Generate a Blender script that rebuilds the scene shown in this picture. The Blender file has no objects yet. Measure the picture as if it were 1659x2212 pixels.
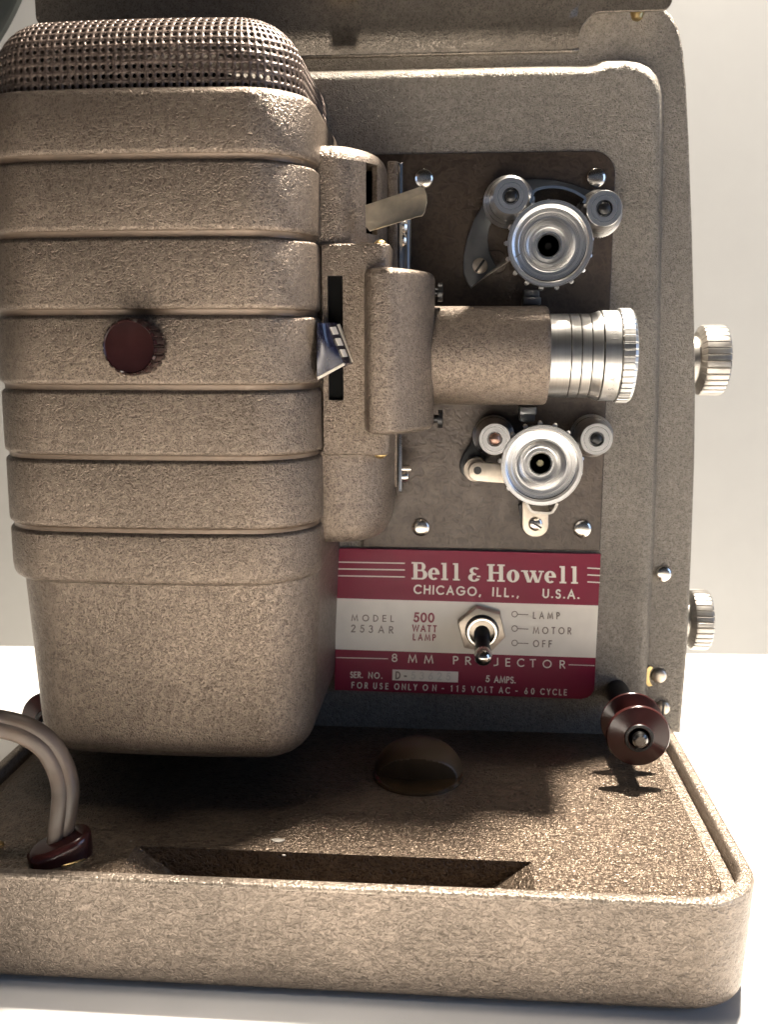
import bpy, bmesh, math, random
from mathutils import Vector
random.seed(7)
S = 0.14                       # all builders below use units of 14 cm
sc = bpy.context.scene
col = sc.collection

# ------------------------------------------------------------------ camera
F, CAM, YAW, PIT = 2031.35, Vector((.2117, -1.5583, 1.2)), .0747, .173
_fw = Vector((-math.sin(YAW)*math.cos(PIT), math.cos(YAW)*math.cos(PIT), -math.sin(PIT)))
_rt = Vector((math.cos(YAW), math.sin(YAW), 0))
_up = _rt.cross(_fw)
cd = bpy.data.cameras.new('camera')
cam = bpy.data.objects.new('camera', cd); col.objects.link(cam)
from mathutils import Matrix
cam.matrix_world = Matrix.Translation(CAM*S) @ Matrix((_rt, _up, -_fw)).transposed().to_4x4()
cd.sensor_fit = 'HORIZONTAL'; cd.sensor_width = 36; cd.lens = 36*F/1659
cd.clip_start = .01; cd.clip_end = 60
cd.dof.use_dof = True; cd.dof.focus_distance = 2.02*S; cd.dof.aperture_fstop = 30
sc.camera = cam

# ------------------------------------------------------------------ world and lamps
w = bpy.data.worlds.new('World'); sc.world = w; w.use_nodes = True
wn, wl = w.node_tree.nodes, w.node_tree.links
bgn = wn['Background']
tc = wn.new('ShaderNodeTexCoord'); sx = wn.new('ShaderNodeSeparateXYZ'); wr = wn.new('ShaderNodeValToRGB')
wl.new(tc.outputs['Generated'], sx.inputs[0])
mr = wn.new('ShaderNodeMapRange'); mr.inputs['From Min'].default_value = -1; wl.new(sx.outputs['Z'], mr.inputs['Value'])
wl.new(mr.outputs[0], wr.inputs[0])
e = wr.color_ramp.elements                     # dim room: warm grey above, bluish window side behind the camera
e[0].position = .47; e[0].color = (.16, .12, .10, 1)
e[1].position = .95; e[1].color = (.10, .085, .07, 1)
for p_, c_ in ((.50, (.20, .17, .16)), (.53, (.22, .27, .37)), (.63, (.22, .27, .36)), (.69, (.09, .085, .085)), (.75, (.05, .045, .04))):
    k = e.new(p_); k.color = (*c_, 1)
mk = wn.new('ShaderNodeMapRange'); mk.inputs['From Min'].default_value = .2; mk.inputs['From Max'].default_value = -.8
mk.inputs['To Min'].default_value = .25; mk.inputs['To Max'].default_value = 1; wl.new(sx.outputs['Y'], mk.inputs['Value'])
ms = wn.new('ShaderNodeVectorMath'); ms.operation = 'SCALE'; wl.new(wr.outputs[0], ms.inputs[0]); wl.new(mk.outputs[0], ms.inputs['Scale'])
wl.new(ms.outputs[0], bgn.inputs['Color'])
bgn.inputs['Strength'].default_value = .27

def area(name, loc, target, size, energy, color, size_y=None, shape='DISK', spread=180):
    l = bpy.data.lights.new(name, 'AREA'); l.shape = shape; l.size = size
    if size_y: l.size_y = size_y
    l.spread = math.radians(spread); l.energy = energy; l.color = color
    o = bpy.data.objects.new(name, l); col.objects.link(o)
    o.location = Vector(loc)*S
    o.rotation_euler = (Vector(target)-Vector(loc)).to_track_quat('-Z', 'Y').to_euler()
    return o
area('ceiling_lamp', (1.40, 1.68, 5.9), (.3, .5, 0), .055, 9.5, (1, .90, .77), spread=95)
area('far_ceiling_lamp', (-.4, .3, 8.5), (0, .3, 0), .12, 3.0, (1, .88, .74))
area('front_ceiling_spot', (-.1, -1.9, 7.5), (-.1, -1.75, 0), .10, 2.3, (1, .90, .79), spread=24)  # added spot, no known source; its table bounce brightens the front faces
area('window_light', (7.8, -2.6, 2.6), (.2, .4, .9), .5, 3.2, (.44, .63, 1), .7, 'RECTANGLE')

sc.view_settings.view_transform = 'Standard'; sc.view_settings.look = 'None'
sc.view_settings.exposure = .18; sc.view_settings.gamma = 1
sc.view_settings.use_curve_mapping = False

# ------------------------------------------------------------------ helpers
def at(px, py, Y):
    "point of the upright plane at depth Y seen at (px,py) of the 1659 px wide photograph"
    d = _fw + _rt*((px-829.5)/F) - _up*((py-1106)/F)
    return CAM + d*((Y-CAM.y)/d.y)
def onz(px, py, Z):
    d = _fw + _rt*((px-829.5)/F) - _up*((py-1106)/F)
    return CAM + d*((Z-CAM.z)/d.z)
def xz(px, py, Y):
    p = at(px, py, Y); return (p.x, p.z)
def upx(n, Y):                 # n photo pixels at depth Y, in units
    return n*(Y-CAM.y)*1.0/F*1.01

WO = {}
def empty(name, loc, parent=None):
    o = bpy.data.objects.new(name, None); col.objects.link(o); o.empty_display_size = .01
    WO[o] = Vector(loc)*S
    o.location = WO[o]-(WO[parent] if parent else Vector())
    if parent: o.parent = parent
    return o
class MB:
    def __init__(s): s.v = []; s.f = []; s.m = []
    def add(s, V, Fc, m=0):
        b = len(s.v); s.v += [Vector(x) for x in V]
        for f in Fc: s.f.append([b+i for i in f]); s.m.append(m)
        return s
    def build(s, name, mats, parent=None, ang=32, smooth=True, origin=None, solid=0):
        if not isinstance(mats, (list, tuple)): mats = [mats]
        V = [v*S for v in s.v]
        if origin is None:
            lo = [min(v[i] for v in V) for i in range(3)]; hi = [max(v[i] for v in V) for i in range(3)]
            org = Vector([(a+b)/2 for a, b in zip(lo, hi)])
        else: org = Vector(origin)*S
        me = bpy.data.meshes.new(name)
        me.from_pydata([v-org for v in V], [], s.f)
        bm = bmesh.new(); bm.from_mesh(me)
        for f, i in zip(bm.faces, s.m): f.material_index = i
        bmesh.ops.remove_doubles(bm, verts=bm.verts, dist=1e-7)
        bmesh.ops.recalc_face_normals(bm, faces=bm.faces)
        bm.to_mesh(me); bm.free()
        for m in mats: me.materials.append(m)
        if smooth:
            me.polygons.foreach_set('use_smooth', [True]*len(me.polygons))
            me.set_sharp_from_angle(angle=math.radians(ang))
        o = bpy.data.objects.new(name, me); col.objects.link(o)
        WO[o] = org
        o.location = org-(WO[parent] if parent else Vector())
        if parent: o.parent = parent
        if solid:
            md = o.modifiers.new('solid', 'SOLIDIFY'); md.thickness = solid*S; md.offset = -1
        return o
def loft(rings, cap0=True, cap1=True, closed=True):
    n = len(rings[0]); V = [p for r in rings for p in r]; Fc = []
    for i in range(len(rings)-1):
        for j in range(n if closed else n-1):
            a, b = i*n+j, i*n+(j+1) % n
            Fc.append([a, b, b+n, a+n])
    if cap0: Fc.append(list(range(n))[::-1])
    if cap1: Fc.append([(len(rings)-1)*n+j for j in range(n)])
    return V, Fc
def area2(P): return sum(P[i][0]*P[(i+1) % len(P)][1]-P[(i+1) % len(P)][0]*P[i][1] for i in range(len(P)))
def offset(P, d):
    "offset a closed 2D polygon inward by d"
    n = len(P); sgn = 1 if area2(P) > 0 else -1; R = []
    for i in range(n):
        a, b, c = Vector(P[i-1]), Vector(P[i]), Vector(P[(i+1) % n])
        e1 = (b-a); e2 = (c-b)
        if e1.length < 1e-9: e1 = e2
        if e2.length < 1e-9: e2 = e1
        e1 = e1.normalized(); e2 = e2.normalized()
        n1 = Vector((-e1.y, e1.x))*sgn; n2 = Vector((-e2.y, e2.x))*sgn
        m = n1+n2
        if m.length < 1e-6: m = n1
        m.normalize()
        R.append(tuple(b+m*(d/max(.35, m.dot(n1)))))
    return R
def rr(P, rad, n=6):
    "round polygon corners; rad is a number or one per corner"
    out = []; N = len(P)
    for i in range(N):
        r = rad[i] if isinstance(rad, (list, tuple)) else rad
        a, b, c = Vector(P[i-1]), Vector(P[i]), Vector(P[(i+1) % N])
        if r <= 0: out.append(tuple(b)); continue
        u = (a-b).normalized(); v = (c-b).normalized()
        ang = math.acos(max(-1, min(1, u.dot(v))))
        t = min(r/math.tan(ang/2), (a-b).length*.49, (c-b).length*.49); r2 = t*math.tan(ang/2)
        ce = b+(u+v).normalized()*(r2/math.sin(ang/2))
        p0, p1 = b+u*t, b+v*t
        a0 = math.atan2(*(p0-ce).yx); a1 = math.atan2(*(p1-ce).yx)
        d = (a1-a0+math.pi) % (2*math.pi)-math.pi
        for k in range(n+1):
            th = a0+d*k/n; out.append((ce.x+r2*math.cos(th), ce.y+r2*math.sin(th)))
    return out
def circ(c, r, n=32, a0=0):
    return [(c[0]+r*math.cos(a0+2*math.pi*i/n), c[1]+r*math.sin(a0+2*math.pi*i/n)) for i in range(n)]
def prism_y(P, y0, y1, b=0, seg=3):
    "outline in XZ, front at y0, back at y1, front edge rounded by b"
    rings = []
    if b:
        for k in range(seg+1):
            t = math.pi/2*k/seg
            rings.append([(x, y0+b*(1-math.sin(t)), z) for x, z in offset(P, b*(1-math.cos(math.pi/2-t)) if 0 else b*(1-math.sin(math.pi/2*(k/seg)) if 0 else 0) )] if 0 else
                         [(x, y0+b*(1-math.cos(t)), z) for x, z in offset(P, b*(1-math.sin(t)))])
    else: rings.append([(x, y0, z) for x, z in P])
    rings.append([(x, y1, z) for x, z in P])
    return loft(rings)
def prism_z(P, z0, z1, btop=0, bbot=0, seg=4):
    rings = []
    if bbot:
        for k in range(seg+1):
            t = math.pi/2*k/seg; rings.append([(x, y, z0+bbot*(1-math.cos(t))) for x, y in offset(P, bbot*(1-math.sin(t)))])
    else: rings.append([(x, y, z0) for x, y in P])
    if btop:
        for k in range(seg+1):
            t = math.pi/2*k/seg; rings.append([(x, y, z1-btop*(1-math.sin(t))) for x, y in offset(P, btop*(1-math.cos(t)))])
    else: rings.append([(x, y, z1) for x, y in P])
    return loft(rings)
def lathe(prof, c, axis, n=48, knurl=None, cap=True):
    "prof: (radius, distance along axis); knurl(i,k,r) -> r"
    c = Vector(c); ax = Vector(axis).normalized()
    h = Vector((0, 0, 1)) if abs(ax.z) < .9 else Vector((0, 1, 0))
    u = ax.cross(h).normalized(); v = ax.cross(u)
    rings = []
    for k, (r, a) in enumerate(prof):
        rg = []
        for i in range(n):
            q = knurl(i, k, r) if knurl else r
            t = 2*math.pi*i/n
            rg.append(c+ax*a+u*(q*math.cos(t))+v*(q*math.sin(t)))
        rings.append(rg)
    return loft(rings, cap, cap)
def box(x0, x1, y0, y1, z0, z1):
    V = [(x, y, z) for z in (z0, z1) for x, y in ((x0, y0), (x1, y0), (x1, y1), (x0, y1))]
    return V, [[3, 2, 1, 0], [4, 5, 6, 7], [0, 1, 5, 4], [1, 2, 6, 5], [2, 3, 7, 6], [3, 0, 4, 7]]
def bbox(x0, x1, y0, y1, z0, z1, b, seg=2):
    "box with rounded edges"
    bm = bmesh.new(); V, Fc = box(x0, x1, y0, y1, z0, z1)
    vs = [bm.verts.new(v) for v in V]
    for f in Fc: bm.faces.new([vs[i] for i in f])
    bmesh.ops.bevel(bm, geom=bm.edges[:], offset=b, segments=seg, affect='EDGES', profile=.5)
    bm.verts.index_update()
    r = [v.co.copy() for v in bm.verts], [[v.index for v in f.verts] for f in bm.faces]
    bm.free(); return r
def tube(path, r, n=12, sec=None):
    "swept round tube (or section list of (a,b)) along a list of points"
    path = [Vector(p) for p in path]; rings = []
    nrm = None
    for i, p in enumerate(path):
        t = (path[min(i+1, len(path)-1)]-path[max(i-1, 0)]).normalized()
        if nrm is None: nrm = t.cross(Vector((0, 1, 0)) if abs(t.y) < .9 else Vector((1, 0, 0))).normalized()
        nrm = (nrm-t*nrm.dot(t)).normalized(); b = t.cross(nrm)
        if sec: rings.append([p+nrm*a+b*c for a, c in sec(i/(len(path)-1))])
        else: rings.append([p+nrm*(r*math.cos(2*math.pi*k/n))+b*(r*math.sin(2*math.pi*k/n)) for k in range(n)])
    return loft(rings)
def strip_y(path, y0, y1, th):
    "sheet metal strip: path in XZ, from depth y0 to y1, thickness th"
    L, R = [], []
    for i in range(len(path)):
        a, b = Vector(path[max(i-1, 0)]), Vector(path[min(i+1, len(path)-1)])
        t = (b-a).normalized(); n = Vector((-t.y, t.x)); p = Vector(path[i])
        L.append(tuple(p+n*th/2)); R.append(tuple(p-n*th/2))
    return prism_y(L+R[::-1], y0, y1)
def spline(P, n=10):
    P = [Vector(p) for p in P]; out = []
    for i in range(len(P)-1):
        p0, p1, p2, p3 = P[max(i-1, 0)], P[i], P[i+1], P[min(i+2, len(P)-1)]
        for k in range(n):
            t = k/n
            out.append(.5*((2*p1)+(p2-p0)*t+(2*p0-5*p1+4*p2-p3)*t*t+(3*p1-p0-3*p2+p3)*t**3))
    return out+[P[-1]]

# ------------------------------------------------------------------ materials
def newmat(name):
    m = bpy.data.materials.new(name); m.use_nodes = True
    nt = m.node_tree; return m, nt.nodes, nt.links, nt.nodes['Principled BSDF']
def hammer(name, dark, light, scale=1450, metal=.55, rough=.37, bump=.50, mix=(.30, .72), grime=.22, stretch=1.0, dust=False):
    "hammertone enamel: fine worm-like leafing flecks in a darker binder, crinkled surface, faint wear"
    m, N, L, b = newmat(name)
    def math_(op, a, c):
        q = N.new('ShaderNodeMath'); q.operation = op
        for i, v in enumerate((a, c)):
            if isinstance(v, (int, float)): q.inputs[i].default_value = v
            else: L.new(v, q.inputs[i])
        return q.outputs[0]
    tc = N.new('ShaderNodeTexCoord')
    mp = N.new('ShaderNodeMapping'); mp.inputs['Scale'].default_value = (1/stretch, 1, 1); L.new(tc.outputs['Object'], mp.inputs[0])
    n0 = N.new('ShaderNodeTexNoise'); n0.inputs['Scale'].default_value = scale*.7; n0.inputs['Detail'].default_value = 1
    L.new(tc.outputs['Object'], n0.inputs['Vector'])
    va = N.new('ShaderNodeVectorMath'); va.operation = 'MULTIPLY_ADD'
    L.new(n0.outputs['Color'], va.inputs[0]); va.inputs[1].default_value = (1.6/scale,)*3
    L.new(mp.outputs[0], va.inputs[2])
    n1 = N.new('ShaderNodeTexNoise'); n1.inputs['Scale'].default_value = scale; n1.inputs['Detail'].default_value = 2
    L.new(va.outputs[0], n1.inputs['Vector'])
    # ridges where the noise crosses its middle value: worm-like crinkles
    ridge = math_('SUBTRACT', 1, math_('MULTIPLY', math_('ABSOLUTE', math_('SUBTRACT', n1.outputs['Fac'], .5), 0), 6.5))
    n2 = N.new('ShaderNodeTexNoise'); n2.inputs['Scale'].default_value = scale*.42; n2.inputs['Detail'].default_value = 2
    L.new(mp.outputs[0], n2.inputs['Vector'])
    mixv = math_('ADD', math_('MULTIPLY', ridge, .42), math_('MULTIPLY', n2.outputs['Fac'], .58))
    cr = N.new('ShaderNodeValToRGB'); L.new(mixv, cr.inputs[0])
    cr.color_ramp.elements[0].position = mix[0]; cr.color_ramp.elements[0].color = (*dark, 1)
    cr.color_ramp.elements[1].position = mix[1]+.12; cr.color_ramp.elements[1].color = (*light, 1)
    n3 = N.new('ShaderNodeTexNoise'); n3.inputs['Scale'].default_value = 22; n3.inputs['Detail'].default_value = 4
    L.new(tc.outputs['Object'], n3.inputs['Vector'])
    w_ = N.new('ShaderNodeMapRange'); w_.inputs['From Min'].default_value = .3; w_.inputs['From Max'].default_value = .7
    w_.inputs['To Min'].default_value = 1-grime; w_.inputs['To Max'].default_value = 1+grime*.5; L.new(n3.outputs['Fac'], w_.inputs['Value'])
    mc = N.new('ShaderNodeVectorMath'); mc.operation = 'SCALE'; L.new(cr.outputs[0], mc.inputs[0]); L.new(w_.outputs[0], mc.inputs['Scale'])
    base = mc.outputs[0]
    if dust:                   # a few specks of lint and pale nicks
        vo = N.new('ShaderNodeTexVoronoi'); vo.inputs['Scale'].default_value = 130; L.new(tc.outputs['Object'], vo.inputs['Vector'])
        sp_ = N.new('ShaderNodeSeparateXYZ'); L.new(vo.outputs['Color'], sp_.inputs[0])
        hit = math_('MULTIPLY', math_('LESS_THAN', vo.outputs['Distance'], math_('MULTIPLY', sp_.outputs['Y'], .075)), math_('GREATER_THAN', sp_.outputs['X'], .80))
        mm_ = N.new('ShaderNodeMix'); mm_.data_type = 'RGBA'; L.new(hit, mm_.inputs['Factor']); L.new(base, mm_.inputs['A'])
        mm_.inputs['B'].default_value = (.42, .38, .33, 1); base = mm_.outputs['Result']
    L.new(base, b.inputs['Base Color'])
    b.inputs['Metallic'].default_value = metal
    rr_ = N.new('ShaderNodeMapRange'); rr_.inputs['To Min'].default_value = rough+.1; rr_.inputs['To Max'].default_value = rough-.08
    L.new(n2.outputs['Fac'], rr_.inputs['Value']); L.new(rr_.outputs[0], b.inputs['Roughness'])
    bp = N.new('ShaderNodeBump'); bp.inputs['Strength'].default_value = bump; bp.inputs['Distance'].default_value = .00045
    L.new(math_('ADD', math_('MULTIPLY', ridge, .5), n2.outputs['Fac']), bp.inputs['Height']); L.new(bp.outputs[0], b.inputs['Normal'])
    return m
def plain(name, c, metal=0, rough=.4, spec=.5, coat=0, noise=0, nscale=200, bump=0, spread=.12):
    m, N, L, b = newmat(name)
    b.inputs['Metallic'].default_value = metal
    b.inputs['Specular IOR Level'].default_value = spec; b.inputs['Coat Weight'].default_value = coat
    tc = N.new('ShaderNodeTexCoord'); n = N.new('ShaderNodeTexNoise'); n.inputs['Scale'].default_value = nscale
    n.inputs['Detail'].default_value = 4; L.new(tc.outputs['Object'], n.inputs['Vector'])
    cr = N.new('ShaderNodeValToRGB'); L.new(n.outputs['Fac'], cr.inputs[0])
    cr.color_ramp.elements[0].position = .3; cr.color_ramp.elements[1].position = .7
    cr.color_ramp.elements[0].color = (*[x*(1-noise) for x in c], 1); cr.color_ramp.elements[1].color = (*[min(1, x*(1+noise*.5)) for x in c], 1)
    L.new(cr.outputs[0], b.inputs['Base Color'])
    r_ = N.new('ShaderNodeMapRange'); r_.inputs['To Min'].default_value = max(.02, rough-spread*.5); r_.inputs['To Max'].default_value = rough+spread*.5
    L.new(n.outputs['Fac'], r_.inputs['Value']); L.new(r_.outputs[0], b.inputs['Roughness'])
    if bump:
        bp = N.new('ShaderNodeBump'); bp.inputs['Strength'].default_value = bump; bp.inputs['Distance'].default_value = .0002
        L.new(n.outputs['Fac'], bp.inputs['Height']); L.new(bp.outputs[0], b.inputs['Normal'])
    return m
def turned(name, c, axis, rough=.24, scale=2600, bump=.12):
    "lathe-turned aluminium: fine rings along the axis"
    m, N, L, b = newmat(name)
    b.inputs['Metallic'].default_value = 1
    tc = N.new('ShaderNodeTexCoord'); mp = N.new('ShaderNodeMapping'); L.new(tc.outputs['Object'], mp.inputs[0])
    n = N.new('ShaderNodeTexNoise'); n.inputs['Detail'].default_value = 3; n.inputs['Scale'].default_value = 1
    if axis == 'X':
        mp.inputs['Scale'].default_value = (scale, 20, 20); L.new(mp.outputs[0], n.inputs['Vector'])
    else:                      # faces looking along Y: rings in radius
        s2 = N.new('ShaderNodeSeparateXYZ'); L.new(tc.outputs['Object'], s2.inputs[0])
        cx = N.new('ShaderNodeCombineXYZ'); L.new(s2.outputs['X'], cx.inputs['X']); L.new(s2.outputs['Z'], cx.inputs['Y'])
        le = N.new('ShaderNodeVectorMath'); le.operation = 'LENGTH'; L.new(cx.outputs[0], le.inputs[0])
        mu = N.new('ShaderNodeMath'); mu.operation = 'MULTIPLY'; L.new(le.outputs['Value'], mu.inputs[0]); mu.inputs[1].default_value = scale
        c2 = N.new('ShaderNodeCombineXYZ'); L.new(mu.outputs[0], c2.inputs['X']); L.new(c2.outputs[0], n.inputs['Vector'])
    cr = N.new('ShaderNodeValToRGB'); L.new(n.outputs['Fac'], cr.inputs[0])
    cr.color_ramp.elements[0].position = .3; cr.color_ramp.elements[1].position = .7
    cr.color_ramp.elements[0].color = (*[x*.90 for x in c], 1); cr.color_ramp.elements[1].color = (*c, 1)
    L.new(cr.outputs[0], b.inputs['Base Color'])
    r_ = N.new('ShaderNodeMapRange'); r_.inputs['To Min'].default_value = rough-.03; r_.inputs['To Max'].default_value = rough+.05
    L.new(n.outputs['Fac'], r_.inputs['Value']); L.new(r_.outputs[0], b.inputs['Roughness'])
    bp = N.new('ShaderNodeBump'); bp.inputs['Strength'].default_value = bump; bp.inputs['Distance'].default_value = .0001
    L.new(n.outputs['Fac'], bp.inputs['Height']); L.new(bp.outputs[0], b.inputs['Normal'])
    return m
PAINT = hammer('brown_hammertone', (.110, .085, .066), (.254, .204, .161), metal=.62, rough=.36, bump=.5)
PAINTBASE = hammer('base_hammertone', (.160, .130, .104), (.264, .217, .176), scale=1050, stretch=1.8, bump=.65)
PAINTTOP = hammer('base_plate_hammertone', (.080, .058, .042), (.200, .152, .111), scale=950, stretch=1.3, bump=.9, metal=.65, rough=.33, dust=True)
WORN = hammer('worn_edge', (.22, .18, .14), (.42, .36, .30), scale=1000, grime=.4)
PAINTB = hammer('grey_brown_hammertone', (.138, .121, .100), (.270, .241, .204), rough=.50, bump=.7, metal=.42)
PAINTP = hammer('dark_brown_enamel', (.034, .023, .016), (.060, .042, .030), scale=420, metal=.2, rough=.42, bump=.22)
PAINTH = hammer('fine_hammertone', (.10, .084, .066), (.215, .182, .145), scale=1300, bump=.3)
PAINTM = hammer('perforated_brown', (.06, .042, .034), (.16, .12, .10), scale=1200, metal=.5, rough=.35, bump=.3)
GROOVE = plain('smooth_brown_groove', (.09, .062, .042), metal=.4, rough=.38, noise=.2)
ALU_Y = turned('turned_aluminium_face', (.90, .89, .88), 'Y', rough=.27, bump=.03)
ALU_X = turned('turned_aluminium_barrel', (.70, .69, .67), 'X', rough=.31, bump=.010)
CHROME = plain('chrome', (.82, .82, .83), metal=1, rough=.10, noise=.06, nscale=600)
NICKEL = plain('nickel', (.72, .68, .62), metal=1, rough=.22, noise=.22, nscale=260)
STEEL = plain('brushed_steel', (.50, .44, .37), metal=.9, rough=.36, noise=.18, nscale=500, bump=.1)
SATIN = plain('satin_aluminium', (.42, .40, .375), metal=1, rough=.36, noise=.15, nscale=300)
DSTEEL = plain('dark_blued_steel', (.13, .135, .14), metal=.8, rough=.36, noise=.3, nscale=150)
BRASS = plain('brass', (.62, .46, .22), metal=1, rough=.3, noise=.2)
BAKE = plain('maroon_bakelite', (.042, .0115, .0105), rough=.20, coat=.15, spec=.35, noise=.35, nscale=60)
BAKED = plain('dark_bakelite', (.020, .007, .007), rough=.18, spec=.28, noise=.4, nscale=80)
BROWNP = plain('brown_plastic', (.095, .056, .026), rough=.42, coat=0, spec=.35, noise=.25, nscale=60)
BLACK = plain('black_metal', (.012, .012, .013), metal=.3, rough=.35, noise=.3)
HOLE = plain('unlit_interior', (.004, .004, .004), rough=.9, spec=.1)  # near-black colour standing in for the shade inside openings
RED = plain('crimson_enamel', (.155, .002, .024), rough=.42, noise=.08, nscale=90, spec=.2)
CREAM = plain('cream_enamel', (.66, .61, .54), rough=.34, noise=.07, nscale=120)
INKD = plain('grey_brown_ink', (.16, .12, .10), rough=.5)
INKR = plain('red_ink', (.20, .018, .035), rough=.5)
INKF = plain('faint_stamp', (.50, .46, .42), rough=.5)
ENGRD = plain('groove_dirt', (.06, .055, .05), metal=.3, rough=.6)  # shade of the fine lens grooves painted as a dark tone
ENGR = plain('engraved_grey', (.36, .35, .34), metal=.6, rough=.5)
CORD = plain('grey_brown_rubber', (.078, .056, .042), rough=.50, noise=.6, nscale=60, bump=.4, spread=.3)
TABLE = plain('white_table', (.80, .79, .77), rough=.42, noise=.05, nscale=45, spec=.35, bump=.12)
WALL = plain('white_wall', (.375, .372, .362), rough=.85, noise=.02, nscale=60, spec=.2)
DARKG = plain('dark_green_grey', (.030, .036, .034), rough=.5, noise=.3, nscale=40)
WHITEP = plain('white_paint_mark', (.70, .64, .55), rough=.5, noise=.1)
CHIP = plain('bare_chip', (.30, .28, .25), rough=.5, noise=.2)

# ------------------------------------------------------------------ setting
o = MB().add(*box(-9, 9, -9, 2.6, -.12, 0)).build('table', TABLE, smooth=False); o['kind'] = 'structure'
o['label'] = 'white table top under the projector'
V = [(-9, 1.71, -.3), (9, 2.42, -.3), (9, 2.52, -.3), (-9, 1.81, -.3)]
V = V+[(x, y, 8) for x, y, _ in V]
o = MB().add(V, box(0, 1, 0, 1, 0, 1)[1]).build('wall', WALL, smooth=False); o['kind'] = 'structure'
o['label'] = 'plain white wall behind the table'

# ------------------------------------------------------------------ projector root
PR = empty('film_projector', (-.04, .5, 0))
PR['label'] = 'brown hammertone vintage film projector with red nameplate standing on white table'
PR['category'] = 'projector'
YP, YF, YL = .775, .83, .768

# ---- base tray
ZR, ZP, ZC = .231, .216, .196
XL, XR = -.86, .785
def base_out(d): return rr([(XL+d, d), (XR-d, d), (XR-d, 1.25-d), (XL+d, 1.25-d)], [.13-d*.3, .13-d*.3, .06, .06], 12)
b = MB()
rings = []
for d, z in ((.075, .012), (.022, .012), (.013, .0135), (.009, .017), (.0075, .024), (.007, .05), (.004, .12), (.001, .21), (.0, .222), (.001, .227), (.004, .2305), (.008, ZR), (.020, ZR), (.024, .229), (.026, .224), (.027, ZC)):
    rings.append([(x, y, z) for x, y in base_out(d)])
for z in (ZC, .06): rings.append([(x, y, z) for x, y in rr([(XL+.10, .033), (XR-.10, .033), (XR-.10, 1.15), (XL+.10, 1.15)], .03, 12)])
b.add(*loft(rings, True, True))
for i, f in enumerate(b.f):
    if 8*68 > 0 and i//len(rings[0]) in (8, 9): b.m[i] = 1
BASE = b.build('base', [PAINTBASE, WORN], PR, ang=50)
for x in (-.7, .62):
    for y in (.12, 1.1):
        MB().add(*lathe([(.05, 0), (.05, .012)], (x, y, 0), (0, 0, 1), 20)).build('rubber_foot', BLACK, BASE)

# plate with the storage recess
bm = bmesh.new()
zt = ZP
pl = rr([(-.80, .029), (.723, .029), (.723, 1.2), (-.80, 1.2)], [.08, .085, .02, .02], 10)
tl, tr = onz(290, 1830, zt), onz(1143, 1857, zt)
yb = (tl.y+tr.y)/2
yf_ = .040
hole = [(tl.x, yf_), (tr.x+.004, yf_), (tr.x+.004, yb), (tl.x, yb)]
hole = rr(hole, .004, 2)
def loop(P, z):
    vs = [bm.verts.new((x, y, z)) for x, y in P]
    return vs, [bm.edges.new((vs[i], vs[(i+1) % len(vs)])) for i in range(len(vs))]
v1, e1 = loop(offset(pl, .004), zt); v2, e2 = loop(hole, zt)
bmesh.ops.triangle_fill(bm, edges=e1+e2, use_beauty=True)
v3, _ = loop(pl, zt-.005); v4, _ = loop(pl, ZC-.004)
n = len(pl)
for A_, B_ in ((v1, v3), (v3, v4)):
    for i in range(n): bm.faces.new((A_[i], A_[(i+1) % n], B_[(i+1) % n], B_[i]))
dp = .085; x0, x1 = tl.x, tr.x+.004
bot = [(x0+.12, yf_+.003, zt-dp), (x1-.12, yf_+.003, zt-dp), (x1-.12, yb-.004, zt-dp), (x0+.12, yb-.004, zt-dp)]
nb = [bm.verts.new(p) for p in bot]
hn = len(v2)//4
rim = [v2[0], v2[hn], v2[2*hn], v2[3*hn]]
for i in range(4):
    seg = v2[i*hn:(i+1)*hn+1] if i < 3 else v2[3*hn:]+[v2[0]]
    bm.faces.new(seg+[nb[(i+1) % 4], nb[i]])
bm.faces.new(nb)
bm.verts.index_update()
V = [v.co.copy() for v in bm.verts]; Fc = [[v.index for v in f.verts] for f in bm.faces]; bm.free()
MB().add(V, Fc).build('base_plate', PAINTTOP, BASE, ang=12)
# chips of bare metal on the plate
for px, py, rx in ((600, 1815, 15), (613, 1847, 4), (1078, 1920, 5)):
    p = onz(px, py, ZP); P = [(p.x+rx*.0009*math.cos(t)*(1+.2*math.sin(3*t)), p.y+rx*.00045*math.sin(t)) for t in [i*.35 for i in range(18)]]
    MB().add(*prism_z(P, ZP-.001, ZP+.0012)).build('paint_chip', CHIP, BASE)
p = onz(0, 1826, ZP)
MB().add(*lathe([(.014, 0), (.013, .005), (.006, .009)], (p.x-.006, p.y, ZP-.001), (0, 0, 1), 20)).build('screw', BRASS, BASE)

# thumb knob poking through the plate
kp = onz(902, 1690, ZP); kx, ky = kp.x, kp.y+.03
prof = [(.104*max(0, math.cos(math.pi/2*i/26))**.85+.0004, .078*math.sin(math.pi/2*i/26)) for i in range(27)]
V, Fc = lathe(prof, (0, 0, 0), (0, 0, 1), 120)
lim = lambda x: -.040-.024*(1-(x/.104)**2)     # bulging polished front under the hooded top
W_ = []
for v in V:
    y = v.y*.95; W_.append(Vector((kx+v.x, ky+.030+max(y, lim(v.x)), ZP-.002+v.z)))
KN = MB().add(W_, Fc)
cutf = [all(V[i].y*.95 < lim(V[i].x)+1e-4 for i in f) for f in Fc]
KN.m = [1 if c_ else 0 for c_ in cutf]
GLOSS = plain('glossy_brown_plastic', (.060, .036, .018), rough=.14, coat=.4, noise=.2)
KN.build('tilt_knob', [BROWNP, GLOSS], BASE, ang=35)
MB().add(*lathe([(.106, 0), (.106, .006), (.103, .010), (.090, .011), (0.001, .011)], (kx, ky+.008, ZP-.002), (0, 0, 1), 56)).build('knob_skirt', GLOSS, BASE)

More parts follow.
